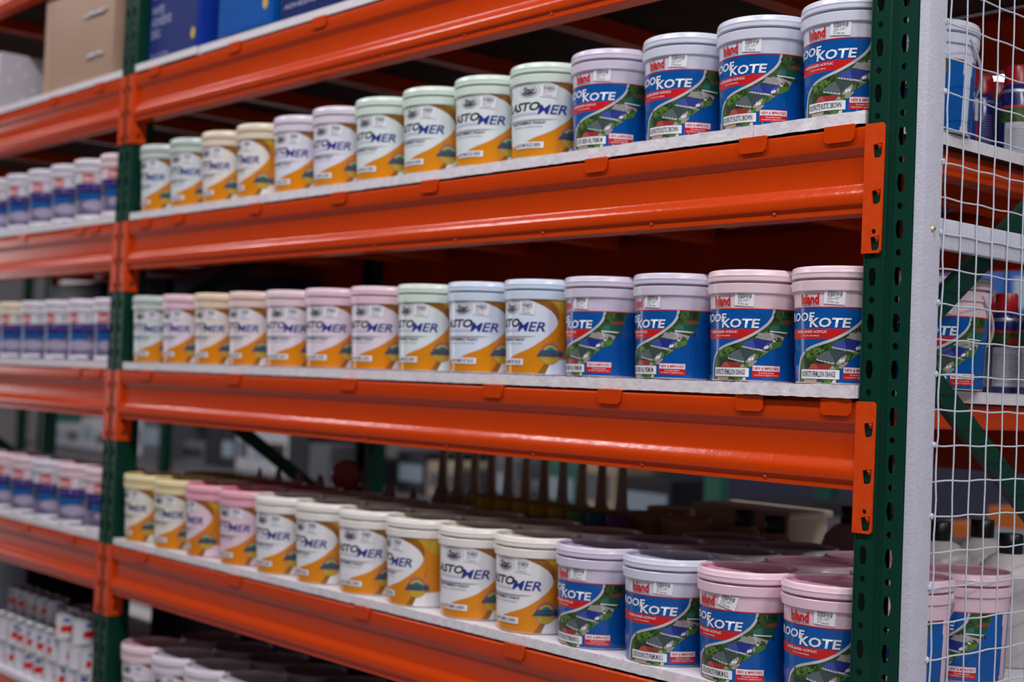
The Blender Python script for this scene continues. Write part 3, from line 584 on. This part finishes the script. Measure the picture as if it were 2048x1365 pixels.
# rows behind, seen over the front lids and through the wire panel
for i, (x, c) in enumerate(zip(ROW['D'][0], ROW['D'][2])):
    kind = 'star' if i < 10 else 'roof'; nrow = 2 if i < 10 else 3
    for k in range(1, nrow):
        x_ = x+(.0 if i != 13 else (.006 if k == 1 else .012))
        t = proto(kind, (x_, .085+.1905*k, TOP['D']), R_([0, -74, -74][k] if i == 13 else -50)+pi/2, f'{CN["pink" if i > 11 else c]} pail, {"second" if k == 1 else "third"} row back, behind {ORD[i]} lower-shelf pail', COL['pink' if i > 11 else c], 'P 769.00' if kind == 'roof' else 'P 640.00', 'a', 'LATEX ROOFKOTE PREMIUM B.I.S.' if kind == 'roof' else 'ELASTOMER LINEN')
for lv, x, y, c, p, lab in (('B', -.074, .279, 'greylilac', -84, 'grey-lilac pail with hanging handle seen through the wires beside blue aerosol cans'), ('C', -.050, .305, 'palepink', -43, 'pale pink pail behind the green brace, seen through the wire panel')):
    proto('roof', (x, y, TOP[lv]), R_(p)+pi/2, lab, COL[c], {'B': 'P 595.00', 'C': 'P 791.00'}[lv], 'a', {'B': 'ROOFKOTE RUSTIC BROWN', 'C': 'ROOFKOTE VERMILLION ORANGE'}[lv])
# left bay
for lv, xs, cols in (('B', [-3.92, -3.733, -3.545, -3.358, -3.171, -2.798], None), ('C', [-3.74, -3.550, -3.362, -3.172, -2.985, -2.798], None), ('D', [-3.58, -3.388, -3.200, -3.008, -2.798], None)):
    tz = F+LV[lv]+(.0665 if lv in 'ABC' else .0640)
    for i, x in enumerate(xs):
        c = {'B': ['lavwhite', 'whitelilac', 'whitelilac', 'lavwhite', 'whitelilac', 'palepink'], 'C': ['buff', 'cream', 'whitelilac', 'whitelilac', 'lavwhite', 'lavwhite'], 'D': ['palepink', 'palepink', 'whitelilac', 'palepink', 'palepink']}[lv][i]
        proto('latex', (x, .085, tz), R_({'B': [-30, -38, -42, -36, -42, -30], 'C': [-46, -48, -50, -48, -52, -40], 'D': [-32, -38, -26, -40, -24]}[lv][i]), f'{CN[c]} pail with purple label, {ORD[len(xs)-1-i]} from the green post, {LW[lv]} left-bay shelf', COL[c], 'P 520.00', 'a', '')
        PROTO_last = None
proto('latex', (-2.985, .083, F+LV['B']+.0665), R_(-27)+pi/2, 'milky lilac pail with square red logo facing out, beside the pale pink upper left-bay pail', COL['whitelilac'], 'P 520.00', 'a', '')
for i, x in enumerate((-2.500, -2.310, -2.120, -1.930, -1.740)):
    for k in (0, 1):
        t = proto('star', (x, .09+.195*k, TOP['E']), R_(-40)+pi/2, f'{"milky lilac" if k == 0 else "dim"} bottom-shelf pail, {"front" if k == 0 else "back"} row, {ORD[i]} from the green post', COL['palepink' if i == 0 else 'whitelilac'], 'P 640.00', 'a', 'ELASTOMER LINEN'); t.scale = (1.0, 1.0, 1.14)
for o in list(C.objects):                          # left-bay pails face the aisle
    if o.get('label', '').find('left-bay shelf') >= 0: o.rotation_euler.z += pi/2
# pails whose bail hangs sideways
for o in [e for e in C.objects if e.type == 'EMPTY']:
    l = o.get('label', '')
    if 'behind the fourteenth' in l or 'hanging handle' in l or 'behind the green brace' in l:
        for ch in list(o.children):
            if ch.name.startswith('handle'): c_ = tuple(ch.color[:3]); bpy.data.objects.remove(ch); h_ = loose_handle(o); h_.color = (*c_, 1); h_.rotation_euler.z = R_(-6)-o.rotation_euler.z; break
# ---------------------------------------------------------------- goods on the boxed level
def carton(name, a, b, m, label, cat, group=None, bev=.006, extra=None):
    cx = (a[0]+b[0])/2; t = empty(name, (cx, a[1], a[2]), label, cat, group); bm = bmesh.new()
    bx(bm, (a[0]-cx, 0, 0), (b[0]-cx, b[1]-a[1], b[2]-a[2]), bev=bev); fin(bm, 'box_body', m, t, smooth=True, angle=40); return t
zA = TOP['A']
t = carton('cardboard_box', (-3.372, .03, zA), (-2.850, .50, zA+.40), 'cardboard', 'brown film-wrapped carton left of the green upright, beside the white box', 'carton')
bm = bmesh.new(); r = random.Random(5)
for x, z, ln, a in ((.03, .30, .13, .5), (.05, .225, .17, .02), (.08, .085, .12, .03), (.17, .33, .05, 1.2)):
    pts = [(x+ln*k/6*cos(a)+.0, -.004-.003*r.random(), z+ln*k/6*sin(a)+.006*(r.random()-.5)) for k in range(7)]; tube(bm, pts, [.003, .006, .007, .004, .006, .005, .003], 8)
for v in bm.verts: v.co += Vector((0, .002, r.random()*.004))
fin(bm, 'wrap_folds', 'tape', t, smooth=True)
bm = bmesh.new(); bx(bm, (-.261, -.0012, .0), (-.205, .0, .398)); bx(bm, (.2612, .21, .0), (.2622, .26, .398)); fin(bm, 'tape_strip', 'cardboard', t)
t = carton('white_box', (-4.3, .02, zA), (-3.75, .62, zA+.222), 'white_carton', 'pale white film-wrapped box behind the brown carton, left bay', 'carton', bev=.012)
bm = bmesh.new()
for y, z in ((.07, .18), (.10, .15), (.04, .12), (.13, .10), (.09, .06)):
    bmesh.ops.create_icosphere(bm, subdivisions=1, radius=.007, matrix=Matrix.Translation((.276, y, z)) @ Matrix.Diagonal((.3, 1, 1.6, 1)))
fin(bm, 'film_creases', 'tape', t)
def pack(x0, x1, y0, y1, z0, h, m, face, label, lines, ry=0):
    t = empty('blue_pack', ((x0+x1)/2, y0, z0), label, 'boxed goods', 'blue packs'); bm = bmesh.new(); hw = (x1-x0)/2
    bx(bm, (-hw, 0, 0), (hw, y1-y0, h), bev=.010); fin(bm, 'pack_body', m, t, smooth=True, angle=50)
    a = Art()
    if face: a.rect(-hw*1000+14, 12, hw*1000-14, h*1000-12, face, 0)
    for tx, xx0, zz0, xx1, zz1 in lines: a.text(tx, xx0, zz0, xx1, zz1, 'faint_letter', 1, bold=.02)
    a.poly(ell(hw*1000-32, 60, 13, 17, 20), 'gold', 1); a.poly(ell(hw*1000-32, 60, 7, 10, 16), 'label_olive', 2)
    for v in a.bm.verts: v.co = (v.co.x, -.0004-v.co.z*1.5, v.co.y)
    o = fin(a.bm, 'printed_face', a.mats, t); return t
pack(-2.606, -2.297, .03, .34, zA, .42, 'blue_pack', 'blue_face', 'tall dark blue pack right of the green upright', [('WHITE', -135, 150, -60, 175), ('ADHESIVE', -135, 115, -15, 142), ('25KG', -135, 78, -80, 105), ('TILE SYSTEM', -135, 22, -25, 30), ('PREMIUM GRADE', -135, 200, -20, 210), ('TILE', -130, 255, -20, 300)])
pack(-2.190, -1.905, .03, .34, zA+.018, .42, 'blue_film', 'blue_film', 'bright blue glossy film-wrapped pack in the middle of the three', [('GROUT', -110, 170, -20, 195), ('2KG', -60, 110, 0, 130)])
t = carton('cardboard_tray', (-2.200, .035, zA), (-1.895, .35, zA+.017), 'cardboard', 'flat brown cardboard tray under the glossy blue pack', 'cardboard tray', bev=.002)
pack(-1.862, -1.56, .03, .34, zA, .42, 'navy_film', 'navy_film', 'dark navy film-wrapped pack, rightmost of the three blue packs', [('ADHESIVE', -130, 40, 20, 52), ('TILE', -130, 80, -60, 110)])
# ---------------------------------------------------------------- aerosol cans behind the wires
def can(x, y, z, s, rz, label, big=False, band='can_white'):
    t = empty('spray_can', (x, y, z), label, 'spray can', 'aerosol cans behind the wire panel', rz); r = .0285 if not big else .034; h = .152 if not big else .160
    bm = bmesh.new(); lathe(bm, [(0, .002), (r-.002, .001), (r, .004), (r, h-.006), (r-.002, h-.001), (r*.8, h+.010), (r*.62, h+.014), (0, h+.014)], 32); fin(bm, 'can_body', 'can_blue', t, smooth=True, angle=35)
    bm = bmesh.new(); lathe(bm, [(r*.78, h+.003), (r*.80, h+.004), (r*.77, h+.044), (r*.70, h+.049), (0, h+.049)], 32); fin(bm, 'cap', 'can_red', t, smooth=True, angle=35)
    bm = bmesh.new(); lathe(bm, [(r+.0005, h-.008), (r+.001, h-.004), (r-.001, h-.001)], 32); fin(bm, 'rim_ring', 'steel', t, smooth=True)
    a = Art(); n = 1
    a.rect(-36, 14, 40, 92, band, 0)
    for k in range(13): a.rect(-32, 22+k*4.6, 12+8*((k*7) % 3), 23.6+k*4.6, 'grey_print', 1)
    a.rect(18, 20, 36, 44, 'black_print', 1) if big else a.rect(20, 46, 34, 74, 'black_print', 1)
    a.rect(-60, 92, 60, 124, 'foliage', 0); a.rect(-60, 122, 60, 126, 'red', 1); a.poly(ell(10, 104, 14, 8, 20), 'roof_red', 1); a.rect(22, 100, 38, 118, 'gold', 1)
    a.wrap('printed_band', lambda v: r, t, R0=r, step=.003); return t
def canw(x, y, z, rz, label):
    t = empty('spray_can', (x, y, z), label, 'spray can', 'aerosol cans behind the wire panel', rz); r = .0285; h = .156
    bm = bmesh.new(); lathe(bm, [(0, .002), (r-.002, .001), (r, .004), (r, h-.006), (r-.002, h-.001), (r*.8, h+.008), (0, h+.010)], 32); fin(bm, 'can_body', 'can_blue', t, smooth=True, angle=35)
    bm = bmesh.new(); lathe(bm, [(r*.80, h+.002), (r*.84, h+.003), (r*.80, h+.040), (r*.72, h+.045), (0, h+.045)], 32); fin(bm, 'cap', 'can_red', t, smooth=True, angle=35)
    a = Art(); a.rect(-40, 70, -24, 98, 'can_yellow', 0); a.rect(-40, 99, -24, 128, 'can_yellow', 0); a.text('X', -36, 78, -28, 90, 'black_print', 1); a.rect(26, 95, 36, 140, 'can_white', 0); a.rect(30, 10, 35, 92, 'can_red', 0)
    for k in range(12): a.rect(-16, 60+k*5, 16, 61.5+k*5, 'lat_lilac', 1)
    a.rect(-18, 36, 18, 41, 'lat_lilac', 1); a.rect(-18, 22, 12, 27, 'lat_lilac', 1); a.text('DANGER', -18, 142, 20, 147, 'can_white', 1)
    a.wrap('printed_band', lambda v: r, t, R0=r, step=.003); return t
zB, zC, zD = TOP['B']+.001, TOP['C']+.001, TOP['D']+.001
canw(-.192, .612, zB, R_(20), 'blue aerosol can with red cap, nearest the pail handle on the upper pail shelf')
canw(-.197, .680, zB, R_(55), 'blue aerosol can with yellow marks and red cap behind the wire panel')
canw(-.203, .750, zB, R_(140), 'red-capped aerosol can half hidden between two others on the upper pail shelf')
can(-.117, .68, zB-.0, 1, R_(50), 'wide aerosol can with white printed panel behind the wires, upper pail shelf', True)
can(-.198, .75, zC, 1, R_(75), 'blue aerosol can half hidden behind the pale pink pail, middle pail shelf')
can(-.126, .68, zC, 1, R_(45), 'blue aerosol can with white text panel, between two others on the middle pail shelf')
can(-.052, .66, zC, 1, R_(15), 'aerosol can nearest the wire panel on the middle pail shelf')
# ---------------------------------------------------------------- goods behind the lower pails
def jug(x, y, z, m, label, r=.062, h=.165, capm='black_plastic', cat='plastic bottle', group='black capped jugs on the lower pail shelf'):
    t = empty('capped_jug', (x, y, z), label, cat, group); bm = bmesh.new()
    lathe(bm, [(0, .002), (r-.006, 0), (r, .006), (r, h*.62), (r*.97, h*.74), (r*.82, h*.88), (r*.55, h*.97), (.024, h), (.022, h+.008)], 40); fin(bm, 'jug_body', m, t, smooth=True, angle=50)
    bm = bmesh.new(); lathe(bm, [(.024, h), (.0245, h+.002), (.0245, h+.036), (.022, h+.039), (0, h+.039)], 24); fin(bm, 'cap', capm, t, smooth=True, angle=40); return t
jug(-.787, .700, zD, 'clay_plastic', 'clay-coloured jug with black cap behind the lavender lids, left of its pair', .052, .196); jug(-.637, .620, zD, 'clay_plastic', 'clay-coloured jug with black cap behind the lavender lids, right of its pair', .052, .199)
k = 0
for x, y in ((-.095, .665), (-.10, .82), (-.255, .67), (-.41, .70), (-.25, .83), (-.56, .80), (-.40, .855)):
    jug(x, y, zD, 'white_plastic', ['white round jug with black cap nearest the rack end', 'white jug with black cap, second from the wire panel', 'white jug with black cap behind the pink pails', 'white jug with black cap left of the near post gap', 'white jug with black cap at the back, near the rack end', 'white jug with black cap beside the beige tub, toward the rack end', 'white jug with black cap at the back, behind the gap left of the near post', 'white jug with black cap, leftmost of the white jugs'][k], .070, .222 if k != 0 else .214); k += 1
t = carton('storage_tub', (-1.03, .80, zD), (-.735, .96, zD+.225), 'cream_plastic', 'long beige plastic tub behind the two clay-coloured jugs', 'tub', bev=.012)
bm = bmesh.new(); bx(bm, (-.155, -.008, .214), (.155, .168, .230), bev=.005); fin(bm, 'lid', 'cream_plastic', t, smooth=True, angle=40)
for i, (x, y) in enumerate(((-1.018, .612), (-.892, .612), (-1.11, .80))):
    t = empty('plastic_tub', (x, y, zD), ['tan round tub beside the clay-coloured jugs, left of two', 'tan round tub next to the clay-coloured jug', 'tan round tub behind the other tan tubs'][i], 'tub', 'tan tubs behind the lower pails'); bm = bmesh.new()
    lathe(bm, [(0, .001), (.044, 0), (.056, .185), (.060, .186), (.061, .200), (.058, .204), (0, .204)], 36); fin(bm, 'tub_body', 'tan_plastic', t, smooth=True, angle=35)
    bm = bmesh.new(); lathe(bm, [(.0612, .196), (.0622, .205), (.056, .209), (.05, .206), (0, .206)], 36); fin(bm, 'lid', 'tan_plastic', t, smooth=True, angle=35)
JC = [('jar_yellow', 'jar_yellow', 'yellow'), ('jar_amber', 'jar_yellow', 'amber'), ('jar_green', 'jar_yellow', 'dark green'), ('jar_teal', 'jar_yellow', 'dark teal'), ('jar_plum', 'jar_yellow', 'plum'), ('jar_plum', 'lid_lime', 'plum lime-lidded'), ('jar_violet', 'lid_blue', 'violet blue-lidded'), ('jar_violet', 'jar_violet', 'violet')]
for row in (0, 1):
    for i in range(8):
        b_, l_, n_ = JC[i]; x = -1.475+.067*i-(.11*row); y = .50+.07*row
        t = empty('colorant_jar', (x, y, zD), f'{n_} colorant jar in the {"front" if row == 0 else "back"} row behind the ivory pails', 'jar', 'small colorant jars'); bm = bmesh.new()
        lathe(bm, [(0, .001), (.029, 0), (.030, .004), (.030, .175), (.028, .180), (0, .180)], 24); fin(bm, 'jar_body', b_, t, smooth=True, angle=35)
        bm = bmesh.new(); lathe(bm, [(.031, .180), (.0315, .182), (.0315, .204), (.029, .207), (0, .207)], 24); fin(bm, 'lid', l_ if row == 0 else 'jar_yellow', t, smooth=True, angle=35)
k = 0
for row, (y, n, x0, dx) in enumerate(((.645, 11, -1.86, .072), (.725, 11, -1.95, .074))):
    for i in range(n):
        x = x0+dx*i; t = empty('nozzle_bottle', (x, y, zD), f'beige bottle with tall tapered nozzle, {ORD[i]} from the left in the {"front" if row == 0 else "back"} nozzle row', 'bottle', 'tall nozzle bottles'); bm = bmesh.new()
        lathe(bm, [(0, .001), (.027, 0), (.029, .004), (.029, .165), (.024, .178), (.016, .184), (0, .186)], 20); fin(bm, 'bottle_body', 'clay_plastic' if (i % 4) else 'white_plastic', t, smooth=True, angle=40)
        bm = bmesh.new(); lathe(bm, [(.020, .182), (.020, .194), (.014, .200), (.0065, .345), (.004, .352), (0, .352)], 20); fin(bm, 'nozzle', ('clay_plastic', 'cream_plastic', 'white_plastic')[(i*5+row) % 3], t, smooth=True, angle=40)
for i in range(14):
    x = -2.52+.058*i; y = .44+.03*(i % 2)
    t = empty('small_bottle', (x, y, zD), f'small clay-coloured bottle with pointed tip behind the yellow and pink lids, {ORD[i]} from the left', 'bottle', 'small pointed bottles'); bm = bmesh.new()
    lathe(bm, [(0, .001), (.021, 0), (.023, .004), (.023, .155), (.018, .168), (0, .170)], 18); fin(bm, 'bottle_body', 'black_plastic' if i % 3 == 1 else 'clay_plastic', t, smooth=True, angle=40)
    bm = bmesh.new(); lathe(bm, [(.014, .168), (.012, .176), (.004, .212), (0, .214)], 14); fin(bm, 'tip', 'clay_plastic', t, smooth=True, angle=40)
bm = bmesh.new(); lathe(bm, [(0, -.012), (.040, -.012), (.046, -.006), (.046, .006), (.040, .012), (0, .012)], 36)
t = empty('round_red_tin', (-1.98, .395, zD+.228), 'dark red round disc standing up behind the rose pink lids', 'disc'); o = fin(bm, 'disc', 'can_red', t, smooth=True, angle=40); o.rotation_euler = (pi/2, 0, R_(35))
bm = bmesh.new(); lathe(bm, [(.028, -.228), (.028, -.225), (.006, -.22), (.006, -.04), (.008, -.03), (0, -.03)], 20); fin(bm, 'stand', 'black_plastic', t, smooth=True, angle=40)
for i, x in enumerate((-2.3, -1.75, -1.2, -.65)):
    carton('dark_carton_or_filler', (x-.26, .56, TOP['E']), (x+.26, .93, TOP['E']+.395), 'purple_dark', f'added dark filler box behind the bottom-shelf pails, {ORD[i]} from the green post', 'carton', 'added dark filler boxes behind the bottom pails')  # dark boxes added so the gap behind the bottom pails goes black
# ---------------------------------------------------------------- small cans low in the left bay
zE = TOP['E']; TOP_C = F+LV['C']+.0665; cp = None; n = 0
def small_can(x, y, z, rz, label):
    global cp
    if cp: return copy_thing(cp, (x, y, z), rz, label, (1, 1, 1))
    t = cp = empty('paint_tin', (x, y, z), label, 'paint tin', 'small white paint tins', rz); bm = bmesh.new(); r = .036
    lathe(bm, [(0, .002), (r-.002, 0), (r+.001, .001), (r, .004), (r, .074)], 28); fin(bm, 'tin_body', 'bg_white', t, smooth=True, angle=40)
    bm = bmesh.new(); lathe(bm, [(r+.001, .074), (r+.0015, .077), (r-.002, .079), (r-.004, .075), (0, .075)], 28); fin(bm, 'lid', 'steel', t, smooth=True, angle=40)
    a = Art()
    for s0 in (-56, 0, 56): a.poly([(s0-24, 22), (s0+14, 22), (s0+20, 44), (s0-18, 44)], 'red', 0); a.rect(s0-14, 54, s0+8, 66, 'bg_blue', 0); a.poly(ell(s0+16, 14, 5, 5, 12), 'bg_orange', 0)
    a.wrap('printed_band', lambda v: r, t, R0=r, step=.004)
    return t
r = random.Random(11)
for row in range(2):
    for i in range(11):
        for lay in range(3):
            if (row == 1 and lay == 0) or (lay == 2 and (row == 0 or i in (0, 2, 5))): continue
            x = -2.765-.0815*i-.03*row+(.02 if lay % 2 else 0); y = .055+.085*row
            small_can(x, y, zE+.0795*lay, r.uniform(0, 6), f'small white tin, {["bottom", "second", "third"][lay]} layer, {"front" if row == 0 else "rear"} row, {ORD[i]} from the green post')
small_can(-3.02, .055, zE+.0795*2, 1.2, 'single white tin standing on top of the tin stack'); small_can(-2.90, .06, zE+.0795*2, 3.2, 'dim white tin on the stack, right of the single tin')
t = empty('large_white_pail', (-4.02, .36, zE+.30), 'large white pail low in the left bay, standing on dark cartons', 'pail'); bm = bmesh.new()
lathe(bm, [(0, .002), (.13, 0), (.138, .01), (.150, .15), (.157, .152), (.158, .162), (.150, .166), (0, .168)], 48); fin(bm, 'pail_body', 'white_carton', t, smooth=True, angle=40)
bm = bmesh.new(); lathe(bm, [(.152, .145), (.162, .146), (.163, .167), (.157, .174), (0, .174)], 48); fin(bm, 'lid', 'white_carton', t, smooth=True, angle=40)
carton('dark_carton_or_filler', (-3.50, .60, zE), (-2.86, .93, zE+.395), 'purple_dark', 'added dark filler box, back of the bottom left-bay shelf, beside the green post', 'carton')  # added dark box, shuts out the bright view through the shelf back
carton('dark_carton_or_filler', (-4.35, .22, zE), (-3.75, .60, zE+.30), 'purple_dark', 'dark carton under the large white pail, behind the tins', 'carton')
for i, x in enumerate((-4.3, -3.75, -3.2)):
    carton('dark_carton_or_filler', (x-.25, .60, TOP_C), (x+.25, .93, TOP_C+.33), 'purple_dark', f'added dark filler box, back of the middle left-bay shelf, {ORD[2-i]} from the green post', 'carton', 'added dark filler boxes behind the left-bay pails')  # invented dark stock, added to keep the gap above these pails in shade
# ---------------------------------------------------------------- the rack across the next aisle and its goods
BY = 3.4
for i, x in enumerate((-3.12, -5.9, -8.7, -11.5, -.34)):
    t = empty('upright_frame', (x, BY-.02, 0), ['green upright post of the rack across the next aisle, behind the nozzle bottles', 'green upright of the far rack behind the left post', 'far green upright toward the dark end', 'farthest green upright of the rack behind', 'green upright of the far rack behind the wire panel'][i], 'rack upright', 'uprights of the far rack')
    for y in (0, .9):
        bm = bmesh.new(); bx(bm, (-.05, y-.03, 0), (.05, y+.03, 2.6)); fin(bm, 'post', 'bg_green' if i in (0, 4) else 'green_paint', t)
r = random.Random(21); q = 0
LAB = {'bg_grey': 'grey', 'bg_white': 'white', 'bg_dark': 'black', 'bg_blue': 'blue', 'bg_orange': 'orange', 'bg_yellow': 'yellow', 'bg_green': 'green', 'bg_beige': 'beige', 'bg_pale': 'pale blue'}
for j, z in ((1, .74), (3, 1.75)):
    bm = bmesh.new(); bx(bm, (-11.5, BY+.015, z-.04), (.3, BY+.84, z-.0005)); o = fin(bm, 'shelf_board', 'bg_grey'); tag(o, f'{["", "lower", "", "upper"][j]} grey shelf of the rack across the next aisle', 'shelf board', 'far rack shelves')
    x = -11.3; n_ = 0
    while x < .1:
        wd = r.uniform(.18, .42); h = r.uniform(.15, .36)
        if j == 3 and x < -2.6: x += .5; continue
        for p in (-3.12, -5.9, -8.7, -.34):
            if p-.07 < x+wd and x < p+.07: x = p+.075
        m = r.choice(['bg_grey']*5+['bg_dark']*4+['bg_beige', 'bg_green'])
        if j == 1 and -11.3 < x < -10.0: m = 'bg_white'
        if j == 1 and (-7.9 < x < -7.2 or -9.9 < x < -9.4): m = 'bg_white'; h = .32
        if -2.1 < x < -1.7 and j < 2: m = 'bg_orange'
        elif -1.7 < x < -1.4 and j < 2: m = 'bg_yellow'
        if j == 3: m = 'bg_blue' if x > -2.4 else m
        t = empty('stock_box', (x+wd/2, BY+.08, z), f'blurred {LAB[m]} box on the {["", "lower", "", "upper"][j]} far shelf, place {n_+1} from its left end', 'box', 'blurred goods on the far rack'); bm = bmesh.new()
        bx(bm, (-wd/2, 0, 0), (wd/2, .4, h), bev=.008); fin(bm, 'box_body', m, t)
        bm = bmesh.new(); bx(bm, (-wd/2+.03, -.002, h*.3), (wd/2-.03, 0, h*.7)); fin(bm, 'box_label', r.choice(['bg_grey', 'bg_pale', 'bg_dark', 'bg_dark']), t)
        x += wd+.012; n_ += 1
# lamps over the far aisles
for i, (x, y, z) in enumerate(((-4.99, 9, 4.25), (-4.82, 9, 4.24), (-4.70, 9.0, 4.31), (-4.56, 9, 4.26), (-4.42, 9, 4.25))):
    t = empty('hanging_lamp', (x, y, z), f'blurred bright hanging lamp seen above the aerosol cans, {ORD[i]} from the left', 'lamp', 'far hanging lamps'); bm = bmesh.new()
    bmesh.ops.create_uvsphere(bm, u_segments=16, v_segments=10, radius=.048); fin(bm, 'bulb', 'lamp_glow', t, smooth=True)
    bm = bmesh.new(); lathe(bm, [(.060, .035), (.03, .10), (.01, .10), (.0, .10)], 20); fin(bm, 'lamp_shade', 'lamp_shade', t, smooth=True)
    bm = bmesh.new(); tube(bm, [(0, 0, .1), (0, 0, 1.6)], .004, 6); fin(bm, 'cord', 'black_plastic', t)
